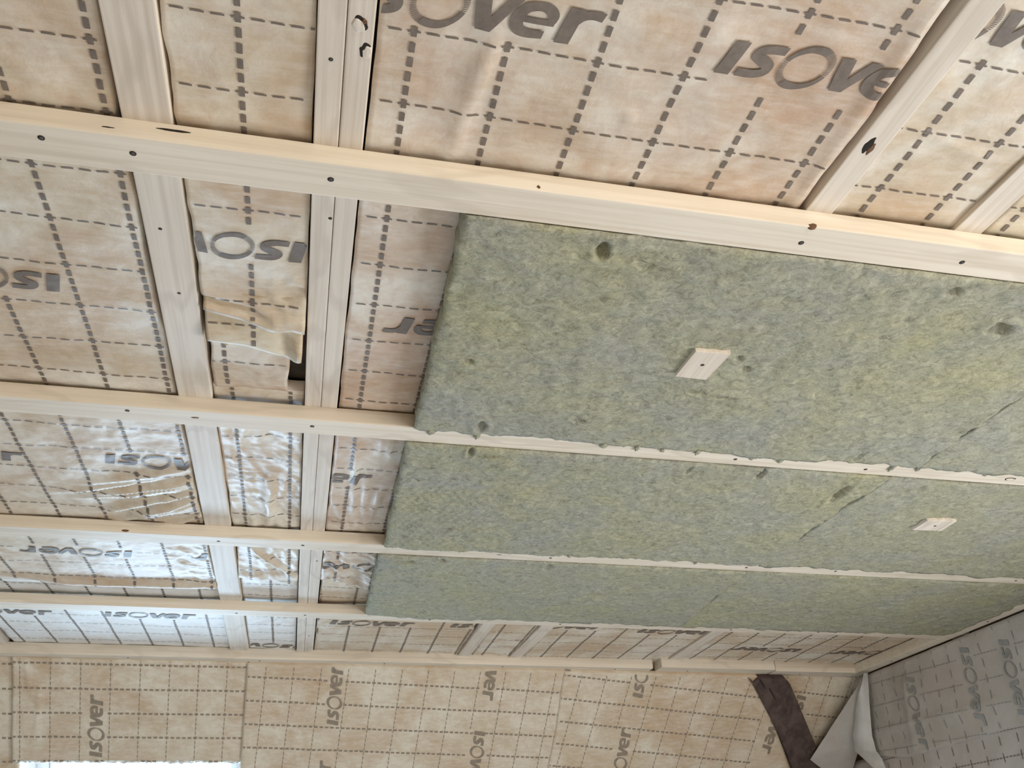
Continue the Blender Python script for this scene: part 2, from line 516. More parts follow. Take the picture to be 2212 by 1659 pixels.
class Film:
    """a printed sheet in the plane (O, U, V), bulging by H(u, v) along N"""

    def __init__(self, O, U, V, N, u0, u1, v0, v1, H, res=0.008, jl=None, jr=None, vt=None, vb=None):
        self.O, self.U, self.V, self.N = [np.array(a, float) for a in (O, U, V, N)]
        self.u0, self.u1, self.v0, self.v1 = u0, u1, v0, v1
        z = lambda t: np.zeros_like(np.asarray(t, float))
        self.jl, self.jr = jl or z, jr or z
        self.vt = vt or (lambda u: np.full_like(np.asarray(u, float), v0))
        self.vb = vb or (lambda u: np.full_like(np.asarray(u, float), v1))
        self.nu = max(4, int(round((u1 - u0) / res)))
        self.nv = max(4, int(round((v1 - v0) / res)))
        s, t = np.meshgrid(np.linspace(0, 1, self.nu + 1), np.linspace(0, 1, self.nv + 1), indexing='ij')
        u, v = self.uv(s, t)
        self.h = H(u, v)
        self.P = self.O + u[..., None] * self.U + v[..., None] * self.V + self.h[..., None] * self.N

    def uv(self, s, t):
        un = self.u0 + s * (self.u1 - self.u0)
        v = self.vt(un) * (1 - t) + self.vb(un) * t
        u = un + self.jl(v) * (1 - s) + self.jr(v) * s
        return u, v

    def st(self, u, v):
        s = (u - self.u0) / (self.u1 - self.u0)
        for _ in range(3):
            s = (u - self.u0 - self.jl(v)) / (self.u1 + self.jr(v) - self.u0 - self.jl(v))
        un = self.u0 + s * (self.u1 - self.u0)
        t = (v - self.vt(un)) / (self.vb(un) - self.vt(un))
        return s, t

    def place(self, u, v, off):
        s, t = self.st(u, v)
        inside = (s > 0.002) & (s < 0.998) & (t > 0.002) & (t < 0.998)
        fs, ft = np.clip(s, 0, 1) * self.nu, np.clip(t, 0, 1) * self.nv
        i = np.clip(fs.astype(int), 0, self.nu - 1)
        j = np.clip(ft.astype(int), 0, self.nv - 1)
        a, b = (fs - i), (ft - j)
        h = self.h[i, j] * (1 - a) * (1 - b) + self.h[i + 1, j] * a * (1 - b) + self.h[i, j + 1] * (1 - a) * b + self.h[i + 1, j + 1] * a * b
        p = self.O + u[..., None] * self.U + v[..., None] * self.V + (h + off)[..., None] * self.N
        return p, inside

    def build(self, name, mat, skirt=0.02, **kw):
        nu, nv = self.nu, self.nv
        V = self.P.reshape(-1, 3)
        idx = np.arange((nu + 1) * (nv + 1)).reshape(nu + 1, nv + 1)
        flip = np.dot(np.cross(self.U, self.V), self.N) < 0
        a, b, c, d = idx[:-1, :-1].ravel(), idx[1:, :-1].ravel(), idx[1:, 1:].ravel(), idx[:-1, 1:].ravel()
        F = np.stack([a, d, c, b] if flip else [a, b, c, d], 1).tolist()
        if skirt:
            loop = list(idx[:, 0]) + list(idx[nu, 1:]) + list(idx[nu - 1::-1, nv]) + list(idx[0, nv - 1:0:-1])
            low = V[loop] - self.N * skirt
            base = len(V)
            V = np.vstack([V, low])
            n = len(loop)
            for k in range(n):
                q = [loop[k], loop[(k + 1) % n], base + (k + 1) % n, base + k]
                F.append(q if flip else q[::-1])
        self.obj = mesh_obj(name, V, F, mat, smooth=True, **kw)
        return self.obj

    def emit(self, name, quads, mat, off):
        if not len(quads):
            return None
        q = np.array(quads)
        p, ins = self.place(q[..., 0], q[..., 1], off)
        keep = ins.all(1)
        p = p[keep]
        if not len(p):
            return None
        n = len(p)
        flip = np.dot(np.cross(p[0, 1] - p[0, 0], p[0, 2] - p[0, 0]), self.N) < 0
        F = np.arange(4 * n).reshape(n, 4)
        if flip:
            F = F[:, ::-1]
        return mesh_obj(name, p.reshape(-1, 3), F.tolist(), mat, parent=self.obj, kind='stuff' if name.endswith('dashes') else None)

    def text(self, words, k, mat=None, off=0.0019):
        """words: (u, v, adv, up) with u, v the left foot of the word"""
        rects = []
        for (u, v, adv, up) in words:
            q = WORD * k
            Q = np.stack([u + q[..., 0] * adv[0] + q[..., 1] * up[0], v + q[..., 0] * adv[1] + q[..., 1] * up[1]], -1)
            self.emit('printed_word', Q, mat or INK, off)
            c = np.array([(u + a * adv[0] * WORD_LEN * k + b * up[0] * k, v + a * adv[1] * WORD_LEN * k + b * up[1] * k)
                          for a in (0, 1) for b in (-0.35, 1.35)])
            rects.append((c[:, 0].min(), c[:, 0].max(), c[:, 1].min(), c[:, 1].max()))
        return rects

    def grid(self, g, cu, cv, rects, mat=None, thick='v', off=0.0013, tw=0.0062, nw=0.0023, k=1.0, lean=0.0, per_v=None, duty_v=None):
        """dashed lines every g metres through (cu, cv); 'thick' names the axis the bold lines run along"""
        mat = mat or INK
        umin, umax = self.u0 - 0.03, self.u1 + 0.03
        uu = np.linspace(self.u0, self.u1, 30)
        vmin, vmax = self.vt(uu).min(), self.vb(uu).max()
        per = g / 5
        for run, bold, nm in (('v', thick == 'v', None), ('u', thick == 'u', None)):
            w = (tw if bold else nw) * k
            duty = 0.64 if bold else 0.70
            quads = []
            if run == 'v':
                for i in range(int((umin - cu) / g) - 1, int((umax - cu) / g) + 2):
                    x = cu + i * g
                    per, duty = per_v or g / 5, duty_v or duty
                    for j in range(int((vmin - cv) / per) - 1, int((vmax - cv) / per) + 2):
                        y = cv + j * per
                        if any(a < x < b and c < y < d for a, b, c, d in rects):
                            continue
                        sl = lean * (y - cv)
                        for z in range(3):
                            ya, yb = y - per * duty / 2 + per * duty * z / 3, y - per * duty / 2 + per * duty * (z + 1) / 3
                            quads.append([(x + sl - w / 2, ya), (x + sl + w / 2, ya), (x + sl + w / 2, yb), (x + sl - w / 2, yb)])
            else:
                per = g / 5
                for j in range(int((vmin - cv) / g) - 1, int((vmax - cv) / g) + 2):
                    y = cv + j * g
                    for i in range(int((umin - cu) / per) - 1, int((umax - cu) / per) + 2):
                        x = cu + i * per
                        if any(a < x < b and c < y < d for a, b, c, d in rects):
                            continue
                        sl = -lean * (x - cu)
                        for z in range(3):
                            xa, xb = x - per * duty / 2 + per * duty * z / 3, x - per * duty / 2 + per * duty * (z + 1) / 3
                            quads.append([(xa, y + sl - w / 2), (xb, y + sl - w / 2), (xb, y + sl + w / 2), (xa, y + sl + w / 2)])
            self.emit('printed_bold_dashes' if bold else 'printed_thin_dashes', quads, mat, off)


def rag(amp, s, seed, base=0.0):
    return lambda v: base + amp * fbm(np.asarray(v, float), np.zeros_like(np.asarray(v, float)) + seed * 3.3, s, 3, seed)


NORM = ((1, 0), (0, -1))
FLIP = ((-1, 0), (0, 1))
CEIL = dict(O=(0, 0, ZF), U=(1, 0, 0), V=(0, 1, 0), N=(0, 0, -1))
KX = 0.0425                    # x-height of the print on the ceiling film
G = 0.0966                     # its grid

# ------------------------------------------------------------------ room shell
XR, XL = 2.16, -2.40
YN = -0.95                     # near end of the flat ceiling
box = lambda a, b: ((np.array(a) + np.array(b)) / 2, np.abs(np.array(b) - np.array(a)))


def slabbox(name, a, b, mat, **kw):
    c, s = box(a, b)
    return plank(name, mat, tuple(c), tuple(s), bevel=0.0, **kw)


slabbox('floor', (XL, -3.4, -0.05), (XR + 0.1, 5.7, 0.0), FLOORM, kind='structure')
slabbox('wall_left', (XL - 0.06, -3.4, 0), (XL, 5.7, 2.4), PLASTER, kind='structure')
slabbox('ceiling', (XL, YN - 0.14, ZF + 0.032), (XR + 0.1, Y0 + 0.02, ZF + 0.06), DARK, kind='structure')


def slope_panel(bm, O, V, N, u0, u1, s0, s1, depth=0.05, back=0.012):
    O, V, N = Vector(O), Vector(V), Vector(N)
    c = []
    for d in (back, back + depth):
        for (u, s) in ((u0, s0), (u1, s0), (u1, s1), (u0, s1)):
            c.append(bm.verts.new(O + Vector((u, 0, 0)) + V * s - N * d))
    for f in ((0, 1, 2, 3), (7, 6, 5, 4), (0, 4, 5, 1), (1, 5, 6, 2), (2, 6, 7, 3), (3, 7, 4, 0)):
        bm.faces.new([c[i] for i in f])


SLEN = (Z0) / SQ
WU0, WU1, WS0, WS1 = -0.930, -0.195, 0.405, 1.46
bm = bmesh.new()
for r in ((XL, XR, -0.03, WS0), (XL, WU0, WS0, WS1), (WU1, XR, WS0, WS1), (XL, XR, WS1, SLEN)):
    slope_panel(bm, (0, Y0, Z0), SV, SN, *r)
bmesh.ops.recalc_face_normals(bm, faces=bm.faces[:])
bm_obj('wall_far', bm, PLASTER, kind='structure')
NV = Vector((0, -SQ, -SQ))
bm = bmesh.new()
for r in ((XL, XR, 0, 0.04), (XL, 0.44, 0.04, 0.5), (1.76, XR, 0.04, 0.5), (XL, XR, 0.5, SLEN)):
    slope_panel(bm, (0, -1.0, Z0), NV, NN, *r)
bmesh.ops.recalc_face_normals(bm, faces=bm.faces[:])
bm_obj('wall_near', bm, PLASTER, kind='structure')
# right gable with its window opening, beside the camera
bm = bmesh.new()
for (y0, y1, z0, z1) in ((-3.4, 0.45, 0, 2.385), (1.55, 5.7, 0, 2.385), (0.45, 1.55, 0, 0.40), (0.45, 1.55, 1.50, 2.385)):
    c, s = box((XR, y0, z0), (XR + 0.08, y1, z1))
    m4 = Matrix.Translation(Vector(c)) @ Matrix.Diagonal((*s, 1))
    bmesh.ops.create_cube(bm, size=1.0, matrix=m4)
bm_obj('wall_right', bm, PLASTER, kind='structure')

# roof window in the far slope: reveal boards, sash and pane
w1 = bpy.data.objects.new('window_1', None)
w1.location = (-0.56, Y0 + WS0 * SQ, Z0 - WS0 * SQ)
link(w1, kind='structure', label='roof window let into the printed film slope, bright with daylight', cat='window')
WHITE = plain('white_painted_wood', (0.85, 0.85, 0.84), 0.5, 30, 0.06)
GLASS, nt, gb = new_mat('window_glass')
gb.inputs['Transmission Weight'].default_value = 1.0
gb.inputs['Roughness'].default_value = 0.0
gb.inputs['IOR'].default_value = 1.1
fb = bmesh.new()
for r in ((WU0, WU0 + 0.012, WS0, WS1), (WU1 - 0.012, WU1, WS0, WS1), (WU0, WU1, WS1 - 0.012, WS1)):
    slope_panel(fb, (0, Y0, Z0), SV, SN, *r, depth=0.16, back=0.004)
bmesh.ops.recalc_face_normals(fb, faces=fb.faces[:])
bm_obj('reveal_lining', fb, WHITE, parent=w1)
fb = bmesh.new()
for r in ((WU0, WU0 + 0.05, WS0, WS1), (WU1 - 0.05, WU1, WS0, WS1), (WU0 + 0.05, WU1 - 0.05, WS1 - 0.05, WS1), (WU0 + 0.05, WU1 - 0.05, WS0, WS0 + 0.05)):
    slope_panel(fb, (0, Y0, Z0), SV, SN, *r, depth=0.05, back=0.17)
bmesh.ops.recalc_face_normals(fb, faces=fb.faces[:])
bm_obj('window_sash', fb, WHITE, parent=w1)
fb = bmesh.new()
slope_panel(fb, (0, Y0, Z0), SV, SN, WU0 + 0.05, WU1 - 0.05, WS0 + 0.05, WS1 - 0.05, depth=0.006, back=0.19)
bmesh.ops.recalc_face_normals(fb, faces=fb.faces[:])
bm_obj('window_pane', fb, GLASS, parent=w1)

# ------------------------------------------------------------------ joists
YJ0, YJ1 = YN, Y0 - 0.004
JT = 0.06


def joist(label, mat, xa0, xa1, xb0, xb1, y0=YJ0, y1=YJ1, z=ZJ, screws=(), name='ceiling_joist', h=JT, ya=None, yb=None):
    """xa: left/right x at y = 0.7, xb: at y = 3.0"""
    def at(l, r, y):
        return l + (r - l) * (y - 0.7) / 2.3
    q = [(at(xa0, xb0, y0), y0), (at(xa1, xb1, y0), y0), (at(xa1, xb1, y1), y1), (at(xa0, xb0, y1), y1)]
    c = ((q[0][0] + q[2][0]) / 2, (y0 + y1) / 2, z + h / 2)
    return plank(name, mat, c, (abs(q[1][0] - q[0][0]), y1 - y0, h), quad=q, label=label, cat='joist', group='ceiling joists above the battens')


J1 = joist('pale pine joist beside the torn and folded film', W_JOI[0], -0.251, -0.198, -0.258, -0.198)
J2 = joist('pale pine joist along the torn film, one of a pair side by side', W_JOI[1], -0.045, -0.0168, -0.042, -0.0158)
J2B = joist('knotty pine joist along the printed strip, one of a pair side by side', W_JOI[3], -0.0162, 0.011, -0.0152, 0.013)
J3 = joist('pine joist with a big open knot hole, above the first green slab', W_JOI[2], 0.575, 0.612, 0.518, 0.560)
J4 = joist('pine joist next to the one with the open knot hole', W_JOI[3], 0.792, 0.833, 0.706, 0.749)
J5 = joist('pine joist above the step in the wall plate', W_JOI[0], 1.300, 1.340, 1.293, 1.337)
J0 = joist('short visible joist by the corner above the roof window', W_JOI[1], -1.02, -0.945, -1.02, -0.945)
for j, pts in ((J1, [(-0.232, 0.96), (-0.2225, 1.10)]), (J2, [(-0.030, 0.65), (-0.0205, 0.90)]), (J2B, [(-0.004, 2.95), (0.0, 2.22)])):
    for (x, y) in pts:
        screw(j, x, y, ZJ, 0.002)
DN = Vector((0, 0, -1))
AX, AY = Vector((1, 0, 0)), Vector((0, 1, 0))
knot(J3, Vector((0.590, 0.655, ZJ)), DN, AY, 0.014, 0.006, HOLE)
knot(J3, Vector((0.596, 0.660, ZJ)), DN, AY, 0.010, 0.004)
knot(J2B, Vector((-0.0035, 0.601, ZJ)), DN, AX, 0.0085, 0.0105, HOLE)
knot(J2B, Vector((-0.0050, 0.603, ZJ - 0.0006)), DN, AX, 0.0070, 0.0085, W_JOI[3])
knot(J2B, Vector((0.0005, 0.597, ZJ - 0.0010)), DN, AX, 0.0028, 0.0028, KNOT)
knot(J2B, Vector((0.0035, 0.632, ZJ)), DN, AY, 0.0110, 0.0068, HOLE)
knot(J2B, Vector((0.0053, 0.634, ZJ - 0.0006)), DN, AY, 0.0092, 0.0052, W_JOI[3])

# ------------------------------------------------------------------ printed film strips
base_h = lambda u, v, a=1.0, seed=0: a * (0.0022 * fbm(u, v, 5, 3, seed) + 0.0009 * fbm(u, v, 24, 3, seed + 3))


def words(lst, k=KX):
    """(u, v, dir): u of the word's first letter edge, v of the foot line"""
    return [(u, v, *(NORM if d > 0 else FLIP)) for (u, v, d) in lst]


# --- left strip
def h_left(u, v):
    h = base_h(u, v, 1.2, 1)
    m = box_mask(u, v, -0.60, -0.24, 1.52, 1.98, 0.05)
    rnd = random.Random(3)
    for k in range(13):
        a = k / 12
        p0 = (-0.25 + rnd.uniform(-0.02, 0.02), 1.715 + 0.24 * a)
        L = rnd.uniform(0.20, 0.36) * (1 - 0.25 * a)
        ang = math.radians(128 + 22 * (1 - a) + rnd.uniform(-6, 6))
        p1 = (p0[0] + L * math.cos(ang), p0[1] + L * math.sin(ang) * 0.75)
        h = h + fold(u, v, p0, p1, rnd.uniform(0.004, 0.007), rnd.uniform(0.010, 0.018), rnd.uniform(0.006, 0.013))
    h = h + m * 0.0025 * ridged(u, v, 11, 2)
    # puckers by the joist in the third bay
    m3 = box_mask(u, v, -0.36, -0.25, 2.15, 2.46, 0.04)
    h = h + m3 * 0.010 * ridged(u, v, 11, 5)
    # lifted lip of the fold near the fourth batten
    h = h + 0.016 * np.exp(-((v - (2.462 + 0.006 * np.sin(u * 9))) / 0.022) ** 2) * sstep(-0.85, -0.6, u)
    return h


F = Film(**CEIL, u0=-0.930, u1=-0.258, v0=YN, v1=2.478, H=h_left, res=0.0048, jl=rag(0.004, 6, 1), jr=rag(0.004, 7, 2))
F.build('printed_film_strip', FILM, label='wide cream printed film strip with diagonal creases, above the roof window', cat='insulation film', group='printed film strips between the joists')
r = F.text(words([(-0.378, 1.090, -1), (-0.783, 1.090, -1), (-0.420, 1.715, 1), (-0.825, 1.730, 1), (-0.440, 2.225, -1), (-0.045, 2.215, -1), (-0.845, 2.235, -1),
                  (-0.42, 0.50, 1), (-0.82, 0.50, 1)]), KX)
F.grid(0.0975, -0.268, 0.871, r)


def h_left2(u, v):
    return base_h(u, v, 1.0, 2) - 0.004 + 0.006 * np.exp(-((v - 2.49) / 0.02) ** 2)


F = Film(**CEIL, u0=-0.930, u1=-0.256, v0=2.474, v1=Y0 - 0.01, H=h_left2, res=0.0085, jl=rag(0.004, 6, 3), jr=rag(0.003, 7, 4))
F.build('printed_film_strip', FILM_SKYLIT, label='printed film piece over the wall plate, coloured paler as if skylit, next to the roof window', cat='insulation film', group='printed film strips between the joists')
r = F.text(words([(-0.600, 2.828, 1), (-1.00, 2.835, 1)]), KX)
F.grid(0.0975, -0.310, 0.871, r)

F = Film(**CEIL, u0=-2.30, u1=-1.025, v0=YN, v1=Y0 - 0.01, H=lambda u, v: base_h(u, v, 1.2, 3), res=0.016)
F.build('printed_film_strip', FILM, label='cream printed film strip beyond the short joist', cat='insulation film', group='printed film strips between the joists')
r = F.text(words([(-1.25 - 0.4 * i, y, d) for i in range(3) for (y, d) in ((0.5, 1), (1.09, -1), (1.72, 1), (2.23, -1), (2.83, 1))]), KX)
F.grid(0.0975, -1.06, 0.871, r)


# --- torn strip between the two joists
def edge(pts):
    xs, ys = zip(*pts)
    return lambda u: np.interp(np.asarray(u, float), xs, ys)


up_edge = edge([(-0.195, 1.125), (-0.170, 1.135), (-0.140, 1.141), (-0.128, 1.145), (-0.100, 1.154), (-0.084, 1.158), (-0.062, 1.152), (-0.046, 1.155)])
mid_edge = edge([(-0.195, 1.203), (-0.136, 1.207), (-0.100, 1.222), (-0.078, 1.230), (-0.063, 1.240), (-0.046, 1.230)])


def h_torn(u, v):
    e = up_edge(u)
    d = e - v
    h = base_h(u, v, 1.2, 4) + 0.020 * np.exp(-(np.clip(d, 0, 1) / 0.045) ** 2) * (0.75 + 0.25 * sstep(-0.17, -0.09, u))
    h = h - 0.010 * np.exp(-((d - 0.018) / 0.010) ** 2) * (1 - sstep(-0.12, -0.085, u))
    m = box_mask(u, v, -0.11, -0.04, 1.03, 1.2, 0.03)
    return h + m * 0.007 * ridged(u, v, 22, 6)


F = Film(**CEIL, u0=-0.194, u1=-0.047, v0=YN, v1=1.16, H=h_torn, res=0.0055, jl=rag(0.004, 9, 5), jr=rag(0.002, 9, 6), vb=up_edge)
F.build('printed_film_strip', FILM, label='narrow cream printed film strip ending in a sagging torn edge', cat='insulation film', group='printed film strips between the joists')
r = F.text(words([(-0.047, 0.962, -1)]), KX)
F.grid(G, -0.122, 0.910, r)


def h_mid(u, v):
    e = mid_edge(u)
    d = e - v
    h = 0.004 + 0.013 * np.exp(-(np.clip(d, 0, 1) / 0.05) ** 2) + 0.0012 * fbm(u, v, 14, 3, 7)
    h = h + 0.010 * np.exp(-((u + 0.058) / 0.014) ** 2) * sstep(1.16, 1.21, v)
    return h - 0.008 * np.exp(-((u + 0.085 - (v - 1.17) * 0.3) / 0.012) ** 2) * sstep(1.15, 1.2, v)


F = Film(**CEIL, u0=-0.190, u1=-0.050, v0=1.09, v1=1.24, H=h_mid, res=0.004, jl=rag(0.002, 9, 7), jr=rag(0.002, 9, 8), vb=mid_edge)
F.build('folded_film_flap', FILM_YEL, label='yellowish folded film flap sticking out below the torn edge', cat='insulation film')
F.grid(G, -0.122, 1.160, [])


def h_low(u, v):
    return base_h(u, v, 1.3, 8) - 0.004 + 0.004 * ridged(u, v, 9, 9)


F = Film(**CEIL, u0=-0.192, u1=-0.074, v0=1.19, v1=1.375, H=h_low, res=0.005, jl=rag(0.003, 9, 9), jr=rag(0.004, 12, 10))
F.build('printed_film_piece', FILM_PINK, label='small cream printed film piece under the yellowish folded flap', cat='insulation film')
F.grid(0.115, -0.171, 1.288, [])
WOOLH = Film(**CEIL, u0=-0.190, u1=-0.09, v0=1.195, v1=1.228, H=lambda u, v: -0.004 + 0.007 * fbm(u, v, 45, 3, 2) + 0.004, res=0.003)
WOOLH.build('glass_wool_tuft', WOOLY, label='yellow glass wool showing under the folded film flap', cat='insulation')


def h_crumple(u, v):
    h = base_h(u, v, 1.5, 5)
    m2 = box_mask(u, v, -0.21, -0.03, 1.46, 2.40, 0.05)
    h = h + m2 * (0.011 * ridged(u * 1.5, v * 0.45, 9, 3) + 0.003 * ridged(u * 1.2, v, 17, 7) * sstep(-0.14, -0.08, u) + 0.003 * ridged(u * 0.6, v * 1.6, 12, 5) * (1 - sstep(-0.14, -0.10, u))) - 0.004
    h = h + 0.010 * np.exp(-((v - 2.37) / 0.03) ** 2)
    h = h + fold(u, v, (-0.10, 1.72), (-0.115, 1.98), 0.008, 0.016, 0.010)
    h = h + fold(u, v, (-0.16, 2.16), (-0.06, 2.36), 0.010, 0.006, 0.011)
    return h


crum_edge = edge([(-0.20, 2.395), (-0.15, 2.405), (-0.125, 2.395), (-0.09, 2.43), (-0.05, 2.465)])
F = Film(**CEIL, u0=-0.196, u1=-0.046, v0=1.372, v1=2.44, H=h_crumple, res=0.0045, jl=rag(0.003, 8, 1), jr=rag(0.002, 8, 2), vb=crum_edge)
F.build('printed_film_strip', FILM, label='narrow crumpled shiny film strip between the two pale joists', cat='insulation film', group='printed film strips between the joists')
F.grid(G, -0.165, 1.650, [])
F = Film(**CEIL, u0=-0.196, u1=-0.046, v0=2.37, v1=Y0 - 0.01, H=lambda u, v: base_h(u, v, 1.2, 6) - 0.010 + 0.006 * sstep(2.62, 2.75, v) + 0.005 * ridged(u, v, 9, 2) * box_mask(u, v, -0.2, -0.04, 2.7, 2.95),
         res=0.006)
F.build('printed_film_strip', FILM_SKYLIT, label='narrow printed film piece between the two pale joists, over the wall plate', cat='insulation film', group='printed film strips between the joists')
r = F.text(words([(-0.03, 3.105, -1)]), KX)
F.grid(G, -0.118, 2.48, r)


# --- strip right of the second joist
def h_mid2(u, v):
    h = base_h(u, v, 1.2, 7)
    m = box_mask(u, v, 0.0, 0.15, 1.46, 2.62, 0.03)
    for (x0, y0, x1, y1, a) in ((0.055, 1.50, 0.075, 1.98, 0.006), (0.085, 1.68, 0.100, 1.99, 0.005), (0.115, 1.48, 0.125, 1.62, 0.005),
                                (0.105, 1.50, 0.100, 1.60, 0.004), (0.125, 1.75, 0.105, 1.97, 0.006), (0.03, 1.85, 0.06, 2.0, 0.005)):
        h = h + fold(u, v, (x0, y0), (x1, y1), 0.004, 0.006, a)
    m3 = box_mask(u, v, 0.0, 0.17, 2.12, 2.46, 0.03)
    h = h + m3 * (0.012 * ridged(u, v, 13, 4) + 0.005 * ridged(u, v, 27, 1)) + m * 0.002 * ridged(u, v, 18, 2)
    h = h + fold(u, v, (0.135, 0.565), (0.112, 0.80), 0.006, 0.016, 0.0045)
    h = h + fold(u, v, (0.115, 0.66), (0.145, 0.58), 0.006, 0.012, 0.003)
    h = h + fold(u, v, (0.30, 0.66), (0.305, 0.68), 0.003, 0.005, 0.004)
    h = h + 0.004 * np.exp(-((u - 0.558) / 0.009) ** 2) * (1 - sstep(0.9, 1.1, v))
    h = h + fold(u, v, (0.40, 0.74), (0.52, 0.66), 0.003, 0.006, 0.002)
    return h


F = Film(**CEIL, u0=0.014, u1=0.566, v0=YN, v1=2.455, H=h_mid2, res=0.007, jl=rag(0.002, 9, 3), jr=rag(0.005, 9, 4), vb=edge([(0.0, 2.385), (0.045, 2.385), (0.075, 2.40), (0.15, 2.45), (0.6, 2.455)]))
F.build('printed_film_strip', FILM_PINK, label='cream and brown printed film strip running from the knotty joists to under the green slabs', cat='insulation film', group='printed film strips between the joists')
r = F.text(words([(-0.026, 0.588, 1), (0.368, 0.592, 1), (0.330, 1.112, -1), (-0.165, 1.736, 1), (0.235, 1.74, 1), (0.215, 2.235, -1), (-0.03, -0.0, 1), (0.37, 0.0, 1)]), KX)
F.grid(G, 0.0505, 0.604, r)
F = Film(**CEIL, u0=0.016, u1=0.512, v0=2.39, v1=Y0 - 0.01, H=lambda u, v: base_h(u, v, 1.0, 9) - 0.006 + 0.004 * sstep(2.62, 2.75, v), res=0.008, jl=rag(0.002, 9, 5), jr=rag(0.005, 12, 6))
F.build('printed_film_strip', FILM, label='smooth cream printed film piece behind the last batten, left of the twin joists', cat='insulation film', group='printed film strips between the joists')
r = F.text(words([(0.055, 2.830, 1), (0.432, 2.826, 1)]), KX)
F.grid(G, 0.020, 2.755, r)

# --- strips further right
F = Film(**CEIL, u0=0.608, u1=0.792, v0=YN, v1=1.30, H=lambda u, v: base_h(u, v, 1.3, 10) + fold(u, v, (0.62, 0.62), (0.78, 0.66), 0.004, 0.006, 0.002), res=0.007, jl=rag(0.003, 9, 7), jr=rag(0.004, 9, 8))
F.build('printed_film_strip', FILM, label='narrow cream printed film strip beside the joist with the open knot hole', cat='insulation film', group='printed film strips between the joists')
r = F.text(words([(0.505, 0.505, 1)]), KX)
F.grid(G, 0.650, 0.530, r)
F = Film(**CEIL, u0=0.566, u1=0.704, v0=2.5, v1=Y0 - 0.01, H=lambda u, v: base_h(u, v, 1.0, 11) + 0.005 * ridged(u, v, 12, 3), res=0.007, jl=rag(0.006, 9, 1))
F.build('printed_film_strip', FILM, label='narrow wrinkled film piece between the twin joists behind the last batten', cat='insulation film', group='printed film strips between the joists')
F.grid(G, 0.60, 2.755, [])
F = Film(**CEIL, u0=0.836, u1=1.298, v0=YN, v1=1.30, H=lambda u, v: base_h(u, v, 1.4, 1) + 0.004 * ridged(u, v, 6, 2), res=0.009, jl=rag(0.003, 9, 7))
F.build('printed_film_strip', FILM_YEL, label='yellowish printed film strip in the near corner past the knotty joists', cat='insulation film', group='printed film strips between the joists')
r = F.text(words([(0.90, 0.505, 1)]), KX)
F.grid(G, 0.86, 0.530, r)
F = Film(**CEIL, u0=0.753, u1=1.290, v0=2.5, v1=Y0 - 0.01, H=lambda u, v: base_h(u, v, 1.0, 4), res=0.009, jr=rag(0.003, 9, 2))
F.build('printed_film_strip', FILM, label='printed film piece behind the last batten, between the twin joists and the wall plate step', cat='insulation film', group='printed film strips between the joists')
r = F.text(words([(0.665, 2.785, 1), (1.052, 2.806, 1)]), KX)
F.grid(G, 0.815, 2.775, r)
F = Film(**CEIL, u0=1.345, u1=2.14, v0=2.5, v1=Y0 - 0.01, H=lambda u, v: base_h(u, v, 1.0, 5), res=0.010)
F.build('printed_film_strip', FILM, label='printed film piece in the corner above the old dark timber', cat='insulation film', group='printed film strips between the joists')
r = F.text(words([(1.733, 2.955, -1), (2.125, 2.960, -1)]), KX)
F.grid(G, 1.375, 2.81, r)

# ------------------------------------------------------------------ battens
XB0, XB1 = -2.38, 2.14
BAT = [(0.773, 0.829), (1.404, 1.458), (2.008, 2.066), (2.590, 2.646)]
blab = ['pale pine ceiling batten with a knot, carrying the near edge of the largest green slab',
        'pine ceiling batten with wool tufts, between the first and second rows of green slabs',
        'pine ceiling batten between the second and third rows of green slabs',
        'pine ceiling batten closing the third row of green slabs, before the wall plate']
BO = []
for i, (y0, y1) in enumerate(BAT):
    c, s = box((XB0, y0, ZB), (XB1, y1, ZJ + 0.0008))
    BO.append(plank('ceiling_batten', W_BAT[i], tuple(c), tuple(s), label=blab[i], cat='batten', group='ceiling battens'))
SCR = [[(-0.331, 0.792), (-0.238, 0.798), (-0.022, 0.799), (0.578, 0.805), (0.814, 0.803)],
       [(-0.332, 1.421), (-0.028, 1.428), (0.773, 1.434), (1.054, 1.436), (1.72, 1.436)],
       [(-0.223, 2.036), (-0.035, 2.036), (0.56, 2.040), (1.08, 2.04), (1.33, 2.035), (1.88, 2.04)],
       [(-0.21, 2.622), (-0.02, 2.618), (0.34, 2.622), (0.74, 2.622), (1.30, 2.622), (1.60, 2.615)]]
for b, pts in zip(BO, SCR):
    for (x, y) in pts:
        screw(b, x, y, ZB, 0.0031)
NRM = Vector((0, -1, 0))
knot(BO[0], Vector((0.578, 0.7735, ZB + 0.001)), Vector((0, -SQ, -SQ)), AX, 0.0065, 0.004)
knot(BO[0], Vector((0.220, 0.773, ZB + 0.006)), NRM, AX, 0.0025, 0.003)
knot(BO[0], Vector((-0.196, 0.773, ZB + 0.018)), NRM, AX, 0.020, 0.0022, HOLE)
knot(BO[0], Vector((-0.262, 0.773, ZB + 0.010)), NRM, AX, 0.008, 0.001, HOLE)
knot(BO[1], Vector((-0.224, 1.428, ZB)), DN, AX, 0.008, 0.003)
knot(BO[1], Vector((1.383, 1.432, ZB)), DN, AX, 0.015, 0.008, HOLE)
knot(BO[1], Vector((1.383, 1.432, ZB - 0.0006)), DN, AX, 0.0115, 0.0055, W_BAT[1])
knot(BO[2], Vector((-0.42, 2.008, ZB + 0.004)), NRM, AX, 0.010, 0.003)
knot(BO[2], Vector((0.43, 2.034, ZB)), DN, AX, 0.006, 0.002)

